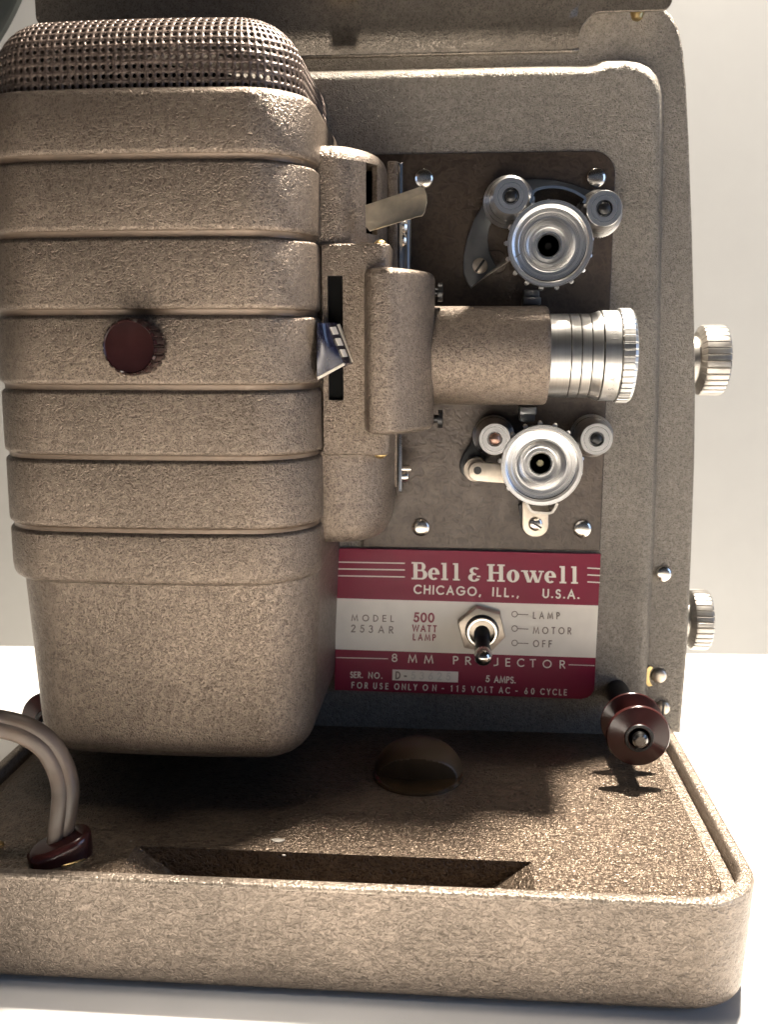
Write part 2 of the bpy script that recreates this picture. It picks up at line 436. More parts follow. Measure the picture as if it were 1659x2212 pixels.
# cord grommet
g0, g1 = onz(64, 1868, ZP), onz(190, 1838, ZP)
gc = (g0+g1)/2; gc.y += .006; ga = math.atan2(g1.y-g0.y, g1.x-g0.x)
def grom(z, s, dx=0):
    R = []
    for i in range(40):
        t = 2*math.pi*i/40
        x, y = .060*s*math.copysign(abs(math.cos(t))**.8, math.cos(t)), .040*s*math.copysign(abs(math.sin(t))**.8, math.sin(t))
        x += dx
        zz = z+(.016*x/.06 if z > .03 else 0)
        R.append((gc.x+x*math.cos(ga)-y*math.sin(ga), gc.y+x*math.sin(ga)+y*math.cos(ga), ZP-.004+zz))
    return R
MB().add(*loft([grom(0, 1.0), grom(.016, 1.02), grom(.0301, 1.0), grom(.036, .95), grom(.040, .86), grom(.041, .75)])).build('cord_grommet', BAKE, BASE, ang=40)
MB().add(*lathe([(.050, 0), (.050, .004), (.046, .006)], (gc.x+.006, gc.y+.012, ZP-.001), (0, 0, 1), 32)).build('grommet_ring', BRASS, BASE)

# ---- body shell: back flange with bulged sides and raised panel
rp = [(1451, 30), (1468, 60), (1478, 110), (1484, 180), (1490, 300), (1497, 500), (1502, 700), (1504, 850), (1502, 1000), (1495, 1200), (1486, 1400), (1472, 1570)]
R_ = [xz(x, y, YF) for x, y in rp]
xlb = at(90, 1484, YF).x; xrb = R_[-1][0]; xc = (xlb+xrb)/2
ztop = R_[0][1]+.06; zbt = .200
rs = [(x, z) for x, z in R_]; rs[-1] = (rs[-1][0], zbt)
out = [(xrb-.25, ztop+.03), (rs[0][0]-.10, ztop+.015)]+rs
left = [(2*xc-x, z) for x, z in out][::-1]
outline = out+left
b = MB(); b.add(*prism_y(outline, YF, YF+.42, .012, 4))
BODY = b.build('body_shell', PAINTB, PR, ang=40)
pr_ = [(1180, 144), (1270, 144), (1285, 142), (1297, 136), (1310, 132), (1350, 132), (1380, 136), (1402, 146), (1418, 163), (1427, 185), (1431, 212), (1431, 300), (1428, 500), (1424, 700), (1420, 900), (1414, 1100), (1405, 1300), (1396, 1480), (1390, 1590)]
Rp = [xz(x, y, YP+.02) for x, y in pr_]; Rp[-1] = (Rp[-1][0], .2)
lp = [(2*xc-x, z) for x, z in Rp][::-1]
P = Rp+lp
rings = []
for d, y in ((-.010, YF+.0), (-.007, YF-.004), (-.003, YF-.012), (0, YF-.030), (.003, YF-.040), (.010, YF-.049), (.022, YP+.001), (.04, YP)):
    rings.append([(x, y, z) for x, z in offset(P, d)])
for r in rings:
    for i, q in enumerate(r):
        if q[2] < .24: r[i] = (q[0], q[1], .2)
b = MB(); b.add(*loft(rings[::-1], True, False))
PANEL = b.build('raised_panel', PAINTB, BODY, ang=60)
def rivet(px, py, Y, rpx, mat, parent, name='rivet', slot=None, h=.45):
    p = at(px, py, Y); r = upx(rpx, Y)
    prof = [(r, 0), (r*.98, r*h*.35), (r*.85, r*h*.65), (r*.6, r*h*.88), (r*.3, r*h*.98), (.0008, r*h)]
    m = MB().add(*lathe(prof, p, (0, -1, 0), 28))
    o = m.build(name, mat, parent, ang=60)
    if slot is not None:
        dx, dz = math.cos(slot), math.sin(slot); q = p+Vector((0, -r*h*.62, 0))
        P = [(q.x+dx*s*r*.93-dz*t*r*.15, q.z+dz*s*r*.93+dx*t*r*.15) for s, t in ((-1, -1), (1, -1), (1, 1), (-1, 1))]
        MB().add(*prism_y(P, q.y-r*h*.40, q.y+.001)).build('screw_slot', BLACK, parent)
    return o
rivet(1433, 1239, YF, 18, NICKEL, BODY)
rivet(1424, 1459, YF, 17, STEEL, BODY)
p = at(1411, 1460, YF)
P = [(p.x+upx(19, YF)*math.cos(t), p.z+upx(26, YF)*math.sin(t)) for t in [math.radians(a) for a in range(115, 250, 9)]]
P += [(p.x+.006+upx(14, YF)*math.cos(t), p.z+upx(23, YF)*math.sin(t)) for t in [math.radians(a) for a in range(245, 118, -9)]]
MB().add(*prism_y(P, YF-.004, YF+.004)).build('brass_crescent', BRASS, BODY)
rivet(1431, 1528, YF, 17, STEEL, BODY, 'screw', 1.5)
# knurled side knobs
for (pxc, pyc, Yk, rpx, wpx) in ((1535, 779, 1.04, 72, 58), (1508, 1338, 1.04, 65, 44)):
    q = at(pxc, pyc, Yk); r = upx(rpx, Yk)
    fx = xrb-.02
    x0 = at(pxc-wpx/2-6, pyc, Yk).x; x1 = at(pxc+wpx/2-2, pyc, Yk).x
    kn = lambda i, k, r: r*(1-.045*(i % 6 == 0)) if 2 <= k <= 5 else r
    prof = [(r*.55, x0-.0), (r*.80, x0+.002), (r*.98, x0+.012), (r, x0+.016), (r, x1-.010), (r*.985, x1-.004), (r*.93, x1), (r*.5, x1), (.001, x1-.004)]
    SK = MB().add(*lathe([(a, c-x0) for a, c in prof], (x0, Yk, q.z), (1, 0, 0), 198, kn)).build('side_knob', SATIN, BODY, ang=25)
    MB().add(*lathe([(r*.68, 0), (r*.68, x0-fx+.004)], (fx, Yk, q.z), (1, 0, 0), 40)).build('knob_collar', SATIN, BODY)
# faint ring on the panel
p = at(912, 316, YP)
MB().add(*loft([[(p.x+q*.0237*math.cos(t), y, p.z+q*.0237*math.sin(t)) for t in [i*math.pi/20 for i in range(40)]] for q, y in ((1.05, YP+.001), (1.02, YP-.0025), (.96, YP-.0025), (.93, YP+.001))], False, False)).build('filler_ring', PAINTB, BODY)

# ---- hood above the body
YH = .748
def zbot(px):
    if px >= 1440: return None
    return 0
HX = []
zc_ = at(1000, 120, YH-.035).z; zt_ = at(1380, 26, YH).z
xs = at(1250, 100, YH-.035).x; xe = at(1451, 10, YH).x
hw = xe-xc; ws = xs-xc; zhi = zt_+.42
def hood_bottom(ax):           # ax = distance from the middle
    if ax <= ws: return zc_
    r = .055
    d = ax-ws
    if d < r:
        t = d/r
        return zc_+.022+(zt_-zc_-.022)*math.sqrt(max(0, 1-(1-t)**2))
    re = .022
    if ax > hw-re:
        t = (ax-(hw-re))/re; return zt_+re*(1-math.sqrt(max(0, 1-t*t)))
    return zt_
cols = sorted(set([round(ws*i/24, 5) for i in range(25)]+[round(ws+.055*(1-math.cos(math.pi/2*i/12)), 5) for i in range(13)]+[round(ws+.055+(hw-.022-ws-.055)*i/8, 5) for i in range(9)]+[round(hw-.022+.022*math.sin(math.pi/2*i/8), 5) for i in range(9)]))
cols = [-c for c in cols[:0:-1]]+cols
NR = 26; fl0 = zc_+.085
def flare(z):
    if z >= fl0: return 0
    t = (fl0-z)/(fl0-zc_); return -.042*t*t
V, Fc = [], []
for c in cols:
    zb = hood_bottom(abs(c))
    for k in range(NR+1):
        t = (k/NR)**1.6
        z = zb+(zhi-zb)*t
        V.append((xc+c, YH+flare(z), z))
n = NR+1
for i in range(len(cols)-1):
    for k in range(NR): Fc.append([i*n+k, (i+1)*n+k, (i+1)*n+k+1, i*n+k+1])
HOOD = MB().add(V, Fc).build('hood', PAINTH, PR, ang=60, solid=.008)
# make the sheet thicken away from the viewer
HOOD.modifiers['solid'].offset = 0
p = at(1377, 30, .79)
MB().add(*lathe([(.016, .06), (.016, 0), (.012, -.012), (.005, -.016)], p, (0, 0, 1), 20)).build('hinge_pin', BRASS, HOOD)
p = at(738, -8, YH-.012)
MB().add(*bbox(p.x-.03, p.x+.03, YH-.035, YH-.004, p.z, p.z+.09, .006)).build('catch', BRASS, HOOD)
# ---- lamp house
xr_ = at(691, 700, .43).x; xl_ = at(3, 430, .46).x
YFR = .285
def house_plan(xl, xr, yf, r=.14, bulge=.022, yb=.80):
    P = []
    m = (xl+xr)/2; h = (xr-xl)/2
    fy = lambda x: yf+bulge*((x-m)/h)**2
    sl = math.atan(2*bulge*(h-r)/h**2)                     # slope of the front where the corner starts
    cx, cy = h-r, 0
    px, py = h-r+r*math.sin(sl), 0
    cyy = fy(m+px)+r*math.cos(sl)
    P.append((xl, yb))
    for i in range(6): P.append((xl, yb+(cyy-yb)*(i+.6)/7))
    for i in range(17):
        t = math.pi+(math.pi/2-sl)*i/16; P.append((xl+r+r*math.cos(t), cyy+r*math.sin(t)))
    for i in range(1, 24):
        x = m-px+2*px*i/24; P.append((x, fy(x)))
    for i in range(17):
        t = -math.pi/2+sl+(math.pi/2-sl)*i/16; P.append((xr-r+r*math.cos(t), cyy+r*math.sin(t)))
    for i in range(6): P.append((xr, cyy+(yb-cyy)*(i+.4)/7))
    P.append((xr, yb))
    return P
HP = house_plan(xl_, xr_, YFR)
zf = lambda py: at(350, py, YFR).z
ZTOP = zf(184)
gro = [(330, 347), (497, 515), (667, 685), (831, 848), (985, 1000), (1143, 1158)]
rings = []; 
def ring(d, z): rings.append([(x, y, z) for x, y in offset(HP, d)])
ring(.026, ZTOP-.14); ring(.024, ZTOP-.018); ring(.022, ZTOP-.004); ring(.017, ZTOP); ring(.010, ZTOP-.0015); ring(.004, ZTOP-.007); ring(.0, ZTOP-.016)
gl = []
for a, c in gro:
    za, zb_ = zf(a), zf(c)
    ring(-.001, za+.010); ring(.000, za+.0035); ring(.004, za+.0005)
    gl.append(len(rings)-1)
    ring(.0070, za-.0025); ring(.0075, zb_+.0035); ring(.0040, zb_+.0010); ring(.001, zb_-.002); ring(0, zb_-.006)
zs = zf(1268)
ring(0, zs+.03); ring(.002, zs+.014); ring(.006, zs+.006); ring(.014, zs); ring(.05, zs-.002)
V, Fc = loft(rings, False, False)
b = MB(); n = len(HP)
b.add(V, Fc)
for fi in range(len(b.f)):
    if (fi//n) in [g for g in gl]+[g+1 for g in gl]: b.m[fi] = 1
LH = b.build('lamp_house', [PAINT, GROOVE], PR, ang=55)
# tank below the skirt
xtl = at(84, 1330, .46).x; 
TP = house_plan(xtl, xr_-.004, YFR+.013, r=.13, bulge=.02)
ztb = at(400, 1652, YFR+.05).z
rings = []
for d, z in [(.02, zs+.012), (0.0, zs+.012)]: ring2 = rings.append([(x, y, z) for x, y in offset(TP, d)])
rb = .085
for k in range(9):
    t = math.pi/2*k/8; d = rb*(1-math.cos(t))
    f_ = .020*(zs-(ztb+rb))/(zs-ztb)
    rings.append([(x, y, ztb+rb*(1-math.sin(t))) for x, y in offset(TP, d+f_)])
MB().add(*loft(rings)).build('lower_housing', PAINT, LH, ang=60)

# perforated cap
def resample(P, N):
    L = [0]
    for i in range(len(P)-1): L.append(L[-1]+(Vector(P[i+1])-Vector(P[i])).length)
    out = []; j = 0
    for k in range(N+1):
        s = L[-1]*k/N
        while j < len(L)-2 and L[j+1] < s: j += 1
        t = (s-L[j])/max(1e-9, L[j+1]-L[j]); out.append(tuple(Vector(P[j]).lerp(Vector(P[j+1]), t)))
    return out
MP = house_plan(xl_+.022, xr_-.022, YFR+.022, r=.13, bulge=.02, yb=.80)
NC = 98
MPr = resample(MP, NC)
nrm = []
for i in range(len(MPr)):
    a, c = Vector(MPr[max(i-1, 0)]), Vector(MPr[min(i+1, NC)]); t = (c-a).normalized(); nrm.append(Vector((-t.y, t.x)))
cen = Vector(((xl_+xr_)/2, .62))
wallh, R0, z0 = .070, .115, ZTOP-.02
sp = .0180
rows = []
nw = round(wallh/sp); 
for k in range(nw+1): rows.append((.004*k/nw, z0+wallh*k/nw, 0))
nq = round(R0*math.pi/2/sp)
for k in range(1, nq+1):
    t = math.pi/2*k/nq*.92; rows.append((.004+R0*(1-math.cos(t)), z0+wallh+R0*.92*math.sin(t), 0))
lastd, lastz = rows[-1][0], rows[-1][1]
for k in range(1, 16): rows.append((lastd, lastz+.018*math.sin(math.pi/2*k/15), k/15*.985))
def mpt(i, k):
    d, z, s = rows[k]; q = Vector(MPr[i])+nrm[i]*d
    q = q.lerp(cen, s); return Vector((q.x, q.y, z))
V, Fc = [], []
for k in range(len(rows)-1):
    for i in range(NC):
        A_, B_, C_, D_ = mpt(i, k), mpt(i+1, k), mpt(i+1, k+1), mpt(i, k+1)
        if k > len(rows)-5:
            bidx = len(V); V += [A_, B_, C_, D_]; Fc.append([bidx, bidx+1, bidx+2, bidx+3]); continue
        lay = []
        N8 = 12
        def bil(u, v): return A_.lerp(B_, u).lerp(D_.lerp(C_, u), v)
        outer, inner = [], []
        for j in range(N8):
            t = 2*math.pi*(j+.5)/N8; cx_, sy_ = math.cos(t), math.sin(t)
            m_ = max(abs(cx_), abs(sy_))
            outer.append((.5+.5*cx_/m_, .5+.5*sy_/m_)); inner.append((.5+.285*cx_, .5+.285*sy_))
        bidx = len(V)
        V += [bil(*q) for q in outer]+[bil(*q) for q in inner]
        for j in range(N8): j2 = (j+1) % N8; Fc.append([bidx+j, bidx+j2, bidx+N8+j2, bidx+N8+j])
        for cu, cv in ((0, 0), (1, 0), (1, 1), (0, 1)):
            # corner triangles
            js = sorted(range(N8), key=lambda j: (outer[j][0]-cu)**2+(outer[j][1]-cv)**2)[:2]
            ci = len(V); V.append(bil(cu, cv)); Fc.append([ci, bidx+js[0], bidx+js[1]])
CAP = MB().add(V, Fc).build('mesh_cap', PAINTM, LH, ang=70, solid=.0045)
# black core added inside the cap so its holes look dark
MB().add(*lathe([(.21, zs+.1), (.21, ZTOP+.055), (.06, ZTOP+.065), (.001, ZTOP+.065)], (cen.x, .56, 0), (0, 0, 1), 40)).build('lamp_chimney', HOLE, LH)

# adjusting knob on the front
p = at(303, 750, YFR+.003); r = upx(58, YFR)*1.03
kn = lambda i, k, r: r*(1-.075*((i % 6) < 2)) if 1 <= k <= 4 else r
MB().add(*lathe([(r*.9, -.01), (r, .0), (r, .012), (r, .058), (r*.985, .062), (r*.91, .067), (r*.87, .0645), (r*.5, .062), (.001, .061)], p, (0, -1, 0), 132, kn)).build('adjusting_knob', BAKED, LH, ang=35)

# ---- film gate between lamp house and lens
def curve(L): return [(at(px, py, Y).x, Y) for px, py, Y in L]
GC = spline([Vector((x, y, 0)) for x, y in curve([(676, 430, .452), (705, 430, .452), (735, 430, .457), (765, 430, .474), (798, 430, .510), (822, 430, .552), (834, 430, .60), (837, 430, .66), (837, 430, .72)])], 6)
GC = [(v.x, v.y) for v in GC]
def sheet(C, z0, z1, th=.012):
    inner = []
    for i in range(len(C)):
        a, c = Vector(C[max(i-1, 0)]), Vector(C[min(i+1, len(C)-1)]); t = (c-a).normalized()
        inner.append((C[i][0]-t.y*th, C[i][1]+t.x*th))
    return prism_z(C+inner[::-1], z0, z1)
zg = lambda py, Y=.47: at(760, py, Y).z
full = GC+[(GC[-1][0], .80), (GC[0][0], .80)]
xs0, xs1 = at(791, 430, .503).x, at(815, 430, .540).x
zA, zB, zC, zD = zg(312), zg(352, .5), zg(505, .5), zg(1060)
def cutx(C, xa, xb):
    def ipt(x):
        for i in range(len(C)-1):
            if C[i][0] <= x <= C[i+1][0] and C[i+1][0] > C[i][0]:
                t = (x-C[i][0])/(C[i+1][0]-C[i][0]); return (x, C[i][1]+t*(C[i+1][1]-C[i][1]))
    L = [q for q in C if xa < q[0] < xb]
    return ([ipt(xa)] if xa > C[0][0] else [])+L+([ipt(xb)] if ipt(xb) else [])
G = MB()
rings = []
G.add(*sheet(GC, zD, zC))
iL = [q for q in GC if q[0] < xs0-.0005]; 
def ip(x):
    for i in range(len(GC)-1):
        if GC[i][0] <= x <= GC[i+1][0]:
            t = (x-GC[i][0])/(GC[i+1][0]-GC[i][0]); return (x, GC[i][1]+t*(GC[i+1][1]-GC[i][1]))
iR = [q for i, q in enumerate(GC) if q[0] > xs1+.0005]
G.add(*sheet(iL+[ip(xs0)], zC, zB)); G.add(*sheet([ip(xs1)]+iR, zC, zB))
zbv = zA-.034
G.add(*sheet(GC, zB, zbv) if zbv > zB else ([], []))
rings = [[(x, y, min(zB, zbv) if zbv <= zB else zbv) for x, y in full]]
bv = .034
for k_ in range(6):
    t = math.pi/2*k_/5; d = bv*(1-math.cos(t))
    rr2 = []
    for (x, y), (x2, y2) in zip(full, offset(full, d)):
        rr2.append((x2, y2, zA-bv*(1-math.sin(t)) if 1 else 0))
    rings.append(rr2)
rings = [[(x, y, max(z, zB)) for x, y, z in r] for r in rings]
G.add(*loft(rings, True, True))
GATE = G.build('film_gate', PAINT, PR, ang=50)
MB().add(*box(GC[0][0], GC[-1][0]-.02, .60, .61, zD, zB)).build('gate_lining', HOLE, GATE)  # added black sheet, paints the shade behind the upper slot
# lower foot of the gate
GF = spline([Vector((x, y, 0)) for x, y in curve([(680, 1080, .447), (712, 1080, .447), (742, 1080, .452), (790, 1080, .475), (826, 1080, .52), (846, 1080, .58), (853, 1080, .65), (853, 1080, .72)])], 5)
GFp = [(v.x, v.y) for v in GF]; GFp = GFp+[(GFp[-1][0], .80), (GFp[0][0], .80)]
z1, z0 = at(760, 975, .46).z, at(740, 1176, .46).z
rings = [[(x, y, z1) for x, y in GFp], [(x, y, z0+.075) for x, y in GFp]]
for k_ in range(1, 8):
    t = math.pi/2*k_/7; rings.append([(x, y, z0+.075-.075*math.sin(t)) for x, y in offset(GFp, .035*(1-math.cos(t)))])
MB().add(*loft(rings)).build('gate_foot', PAINT, GATE, ang=60)
# back plate and chrome rails
xa, xb = at(836, 500, .63).x, at(861, 500, .66).x
MB().add(*bbox(xa, xb, .635, .79, at(850, 1052, .64).z, at(850, 349, .64).z, .004)).build('gate_back_plate', PAINT, GATE)
for pa, pb, ya, yb2, mt in ((862, 864.5, .64, .76, CHROME), (865.3, 868.5, .65, .76, CHROME)):
    MB().add(*bbox(at(pa, 700, ya).x, at(pb, 700, ya).x, ya, yb2, at(866, 1062, ya).z, at(866, 352, ya).z, .001, 1)).build('chrome_rail', mt, GATE)
for px, py, r1, L1 in ((866, 492, 17, 15), (866, 520, 15, 13), (866, 1028, 14, 18)):
    p = at(px, py, .68); r = upx(r1, .68)
    MB().add(*lathe([(r, 0), (r, upx(L1, .68)*.6), (r*.8, upx(L1, .68)*.9), (r*.3, upx(L1, .68))], p, (1, 0, 0), 24)).build('gate_screw', NICKEL, GATE)
MB().add(*lathe([(upx(8, .68), 0), (upx(8, .68), .022)], at(868, 1012, .68), (1, 0, 0), 16)).build('guide_pin', NICKEL, GATE)
MB().add(*lathe([(.012, 0), (.012, .28)], at(876, 690, .70), (0, 0, 1), 16)).build('spring_rod', DSTEEL, GATE)
# silver lever
Y0 = .395
fr = [(789, 444), (909, 404), (917, 408), (921, 420), (922, 436), (917, 458), (912, 466), (904, 467), (798, 499), (790, 490)]
def LY(px): return .455-.075*max(0, min(1, (px-788)/80)) + (.035*((px-905)/17)**2 if px > 905 else 0)
F1 = [at(px, py, LY(px)) for px, py in fr]; F2 = [q+Vector((0, .014, 0)) for q in F1]
MB().add(*loft([F1, F2])).build('release_lever', plain('warm_polished_steel', (.62, .54, .42), metal=.75, rough=.30, noise=.35, nscale=140), GATE, ang=30)
# gate door with its slot
YD = .437
dz1, dz0 = at(760, 526, YD).z, at(760, 984, YD).z
sz1, sz0 = at(725, 596, YD).z, at(725, 865, YD).z
dx = lambda px: at(px, 730, YD).x
sl, sr_ = dx(708.5), dx(741)
ce = [(dx(815), YD)]+[(dx(815)+.026*math.sin(t), YD+.026*(1-math.cos(t))) for t in [math.pi/2*i/6 for i in range(1, 7)]]
rightc = ce+[(ce[-1][0], .62)]
D = MB()
back = .449
fullD = [(dx(694), back), (dx(694), YD+.004), (dx(697), YD)]+rightc[:]+[(ce[-1][0]-.02, .62), (ce[-1][0]-.03, .56), (dx(790), .52), (dx(760), .48)]
D.add(*prism_z(fullD, sz1, dz1, .006)); D.add(*prism_z(fullD, dz0, sz0, 0, .006))
D.add(*prism_z([(dx(694), back), (dx(694), YD+.004), (dx(697), YD), (sl, YD), (sl, back)], sz0, sz1))
D.add(*prism_z([(sr_, back+.02), (sr_, YD)]+rightc[:]+[(ce[-1][0]-.02, .62), (ce[-1][0]-.03, .56), (dx(790), .52), (dx(760), .48)], sz0, sz1))
DOOR = D.build('gate_door', PAINT, GATE, ang=40)
MB().add(*box(dx(700), dx(752), .4485, .4505, sz0-.02, sz1+.02)).build('slot_lining', HOLE, GATE)  # added black sheet in place of the slot's shaded depth
for py, s_ in ((528, 1), (983, -1)):
    p = at(822, py, .485); p.z = (dz1 if s_ > 0 else dz0)
    MB().add(*lathe([(.015, -.002), (.014, .004), (.010, .009), (.003, .012)], p, (0, 0, s_), 20)).build('hinge_rivet', BRASS, GATE)
# maroon framing lever with white marks
A1 = [(685, 698), (703, 700), (742, 784), (685, 814)]; A2 = [(700, 698), (730, 697), (763, 786), (715, 806)]
F1 = [at(*q, .366+.026*(q[0]-685)/57+.012*(q[1]-756)/60) for q in A1]; F2 = [at(*q, .440) for q in A2]
m = MB().add(*loft([F1, F2], False, True))
NG = 8; V, Fc = [], []
for j in range(NG+1):
    for i in range(NG+1):
        u, v = i/NG, j/NG
        q = F1[0].lerp(F1[1], u).lerp(F1[3].lerp(F1[2], u), v)
        V.append(q+Vector((0, -.011*(1-(2*u-1)**2)*(1-(2*v-1)**2), 0)))
for j in range(NG):
    for i in range(NG): k = j*(NG+1)+i; Fc.append([k, k+1, k+NG+2, k+NG+1])
m.add(V, Fc)
FL = m.build('framing_lever', plain('navy_black_bakelite', (.010, .011, .026), rough=.16, spec=.5, noise=.5, nscale=120, spread=.1), GATE, ang=35)
def quadpt(u, v):
    a, b_, c, d_ = F1[1], F2[1], F2[2], F1[2]
    return a.lerp(b_, u).lerp(d_.lerp(c, u), v)
nn = (F2[1]-F1[1]).cross(F1[2]-F1[1]).normalized()
if nn.x < 0: nn = -nn
for v0, v1_ in ((.10, .28), (.38, .56), (.66, .84)):
    Q = [quadpt(u, v)+nn*.003 for u, v in ((.18, v0), (.58, v0), (.58, v1_), (.18, v1_))]; Q2 = [q-nn*.003 for q in Q]
    MB().add(*loft([Q, Q2])).build('white_mark', WHITEP, GATE)
Q = [quadpt(.86, .05)+nn*.003, quadpt(1.0, .05)+nn*.003, quadpt(1.0, .97)+nn*.003, quadpt(.90, .97)+nn*.003]
MB().add(*loft([Q, [q-nn*.004 for q in Q]])).build('white_mark', WHITEP, GATE)
Q = [F1[2], F1[3], F1[3]+Vector((0, .012, -.006)), F1[2]+Vector((.002, .012, -.004))]
MB().add(*loft([[q+Vector((0, -.001, -.001)) for q in Q], [q+Vector((0, .008, .004)) for q in Q]])).build('pale_edge', WHITEP, GATE)

# ---- lens holder block
HB = curve([(787, 757, .445), (788, 757, .430), (791, 757, .416), (797, 757, .406), (806, 757, .401), (818, 757, .400), (845, 757, .404), (868, 757, .420), (900, 757, .462), (925, 757, .512), (935, 757, .545), (938, 757, .575), (938, 757, .70)])
HBs = [(v.x, v.y) for v in spline([Vector((x, y, 0)) for x, y in HB[1:]], 5)]
HBf = [HB[0]]+HBs+[(HB[0][0]+.05, .70), (HB[0][0], .47)]
z1, z0 = at(830, 577, .402).z, at(830, 941, .402).z
HOLD = MB().add(*prism_z(HBf, z0, z1, .016, .016, 5)).build('lens_holder', PAINT, PR, ang=45)
for px, py in ((938, 632), (938, 905)):
    p = at(px, py, .60); r = upx(19, .6)
    MB().add(*lathe([(r*.45, -.01), (r*.45, upx(8, .6)), (r, upx(8.2, .6)), (r, upx(17, .6)), (r*.9, upx(18, .6))], p, (1, 0, 0), 26)).build('black_screw', BLACK, HOLD)
# ---- barrel and lens
YA = .642
za = at(1060, 769, YA).z
X = lambda px: at(px, 769, YA-.09).x
def cyl(name, prof, mat, parent, n=72, knurl=None, ang=30):
    x0 = prof[0][1]
    return MB().add(*lathe([(r, x-x0) for r, x in prof], (x0, YA, za), (1, 0, 0), n, knurl)).build(name, mat, parent, ang=ang)
RB = upx(102, YA-.0)
BAR = cyl('lens_barrel', [(RB, X(930)), (RB, X(1178)), (RB*.993, X(1184)), (RB*.97, X(1188)), (RB*.93, X(1190)), (RB*.8, X(1190))], PAINT, PR)
RT = upx(86, YA); RG = upx(92.5, YA); RK = upx(97, YA)
pf = [(RT*.9, X(1185)), (RT, X(1187))]
for g in (1235, 1258, 1281):
    pf += [(RT, X(g-1.5)), (RT*.965, X(g-1.2)), (RT*.965, X(g+1.2)), (RT, X(g+1.5))]
pf += [(RT*1.005, X(1286)), (RG*.99, X(1302)), (RG*.99, X(1303.5)), (RG*.94, X(1303.8)), (RG*.94, X(1307.3)), (RG, X(1307.5)), (RG, X(1343)), (RG*.985, X(1344))]
LENS = cyl('lens', pf, [ALU_X, ENGRD], PR, 96)
for f in LENS.data.polygons:
    q = f.center+WO[LENS]; rad_ = math.hypot(q.y/S-YA, q.z/S-za)
    if abs(f.normal.x) < .5 and (rad_ < RT*.975 or (RG*.93 < rad_ < RG*.945 and q.x/S > X(1302))): f.material_index = 1
kn = lambda i, k, r: r*(1-.03*(i % 6 == 0)) if 1 <= k <= 3 else r
cyl('focus_ring', [(RG*.97, X(1344)), (RK*.985, X(1345)), (RK, X(1347)), (RK, X(1371)), (RK*.96, X(1377)), (RK*.90, X(1379)), (RK*.8, X(1379)), (RK*.78, X(1372))], ALU_X, LENS, 264, kn, 22)
MB().add(*lathe([(RK*.79, 0), (RK*.5, .006), (.001, .010)], (X(1370), YA, za), (1, 0, 0), 40)).build('lens_glass', plain('lens_glass', (.01, .012, .02), rough=.04, coat=1), LENS)

# ---- mechanism plate
zt1 = at(1050, 330, YL).z; zb1 = at(1050, 1186, YL).z
P = rr([(at(780, 500, YL).x, zb1), (at(1301, 1000, YL).x+.004, zb1), (at(1301, 1000, YL).x+.004, zt1), (at(780, 500, YL).x, zt1)], [.004, .004, .055, .004], 10)
PLATE = MB().add(*prism_y(P, YL, YP+.004, .003)).build('mechanism_plate', PAINTP, PR)
for px, py in ((916, 387), (1288, 385), (909, 1139), (1258, 1142)): rivet(px, py, YL, 20, NICKEL, PLATE)
for px, py, s_ in ((1149, 643, 1), (1140, 895, -1)):
    a, c = at(px-19, py-17*s_, .72), at(px+18, py+17*s_, .72)
    x0, x1 = min(a.x, c.x), max(a.x, c.x); z0, z1 = min(a.z, c.z), max(a.z, c.z)
    zm = (z0+z1)/2
    CL = MB().add(*bbox(x0, x1, .700, .77, z0 if s_ > 0 else zm, zm if s_ > 0 else z1, .003)).add(*bbox(x0+.002, x1-.002, .722, .77, zm-.002 if s_ > 0 else z0, z1 if s_ > 0 else zm+.002, .003)).build('film_clip', DSTEEL, PLATE)

# ---- sprockets and rollers
def sprocket(px, py, name_mat):
    Yf = .645; c = at(px, py, Yf); r = upx(87, Yf)
    prof = [(r*.70, .115), (r*.70, .060), (r*.94, .058), (r*.94, .034), (r*.965, .033), (r*.965, .014), (r*.995, .012), (r, .010), (r, .003), (r*.99, .0), (r*.90, .0), (r*.885, .004), (r*.865, .010), (r*.83, .0115), (r*.74, .0125), (r*.73, .0145),
            (r*.64, .0155), (r*.63, .012), (r*.605, .012), (r*.56, .018), (r*.42, .038), (r*.40, .0385), (r*.33, .034), (r*.285, .034), (r*.255, .038), (r*.255, .10)]
    V, Fc = lathe([(a, -d) for a, d in prof], c, (0, -1, 0), 96, None, False)
    m = MB().add(V, Fc)
    for i in range(17):        # teeth
        t = 2*math.pi*(i+.35)/17; u = Vector((math.cos(t), 0, math.sin(t))); v = Vector((-math.sin(t), 0, math.cos(t))); y = Vector((0, 1, 0))
        q = c+y*.040
        R0_ = [q+u*(r*.93)+v*(a*.0055)+y*(d*.0055) for a, d in ((-1, -1), (1, -1), (1, 1), (-1, 1))]
        R1_ = [q+u*(r*1.03)+v*(a*.0050)+y*(d*.005) for a, d in ((-1, -1), (1, -1), (1, 1), (-1, 1))]
        R2_ = [q+u*(r*1.065)+v*(a*.0022)+y*(d*.0025) for a, d in ((-1, -1), (1, -1), (1, 1), (-1, 1))]
        m.add(*loft([R0_, R1_, R2_]))
    s_ = m.build('sprocket', ALU_Y, PR, ang=9, origin=c)
    MB().add(*lathe([(r*.25, -.050), (r*.08, -.050), (r*.07, -.053), (.001, -.053)], c, (0, -1, 0), 32)).build('sprocket_shaft', name_mat, s_)
    return s_
sprocket(1189, 527, HOLE); sprocket(1171, 1006, plain('dull_shaft', (.20, .185, .12), metal=.8, rough=.4, noise=.3))  # upper hole floor is near-black, its shade put into the colour
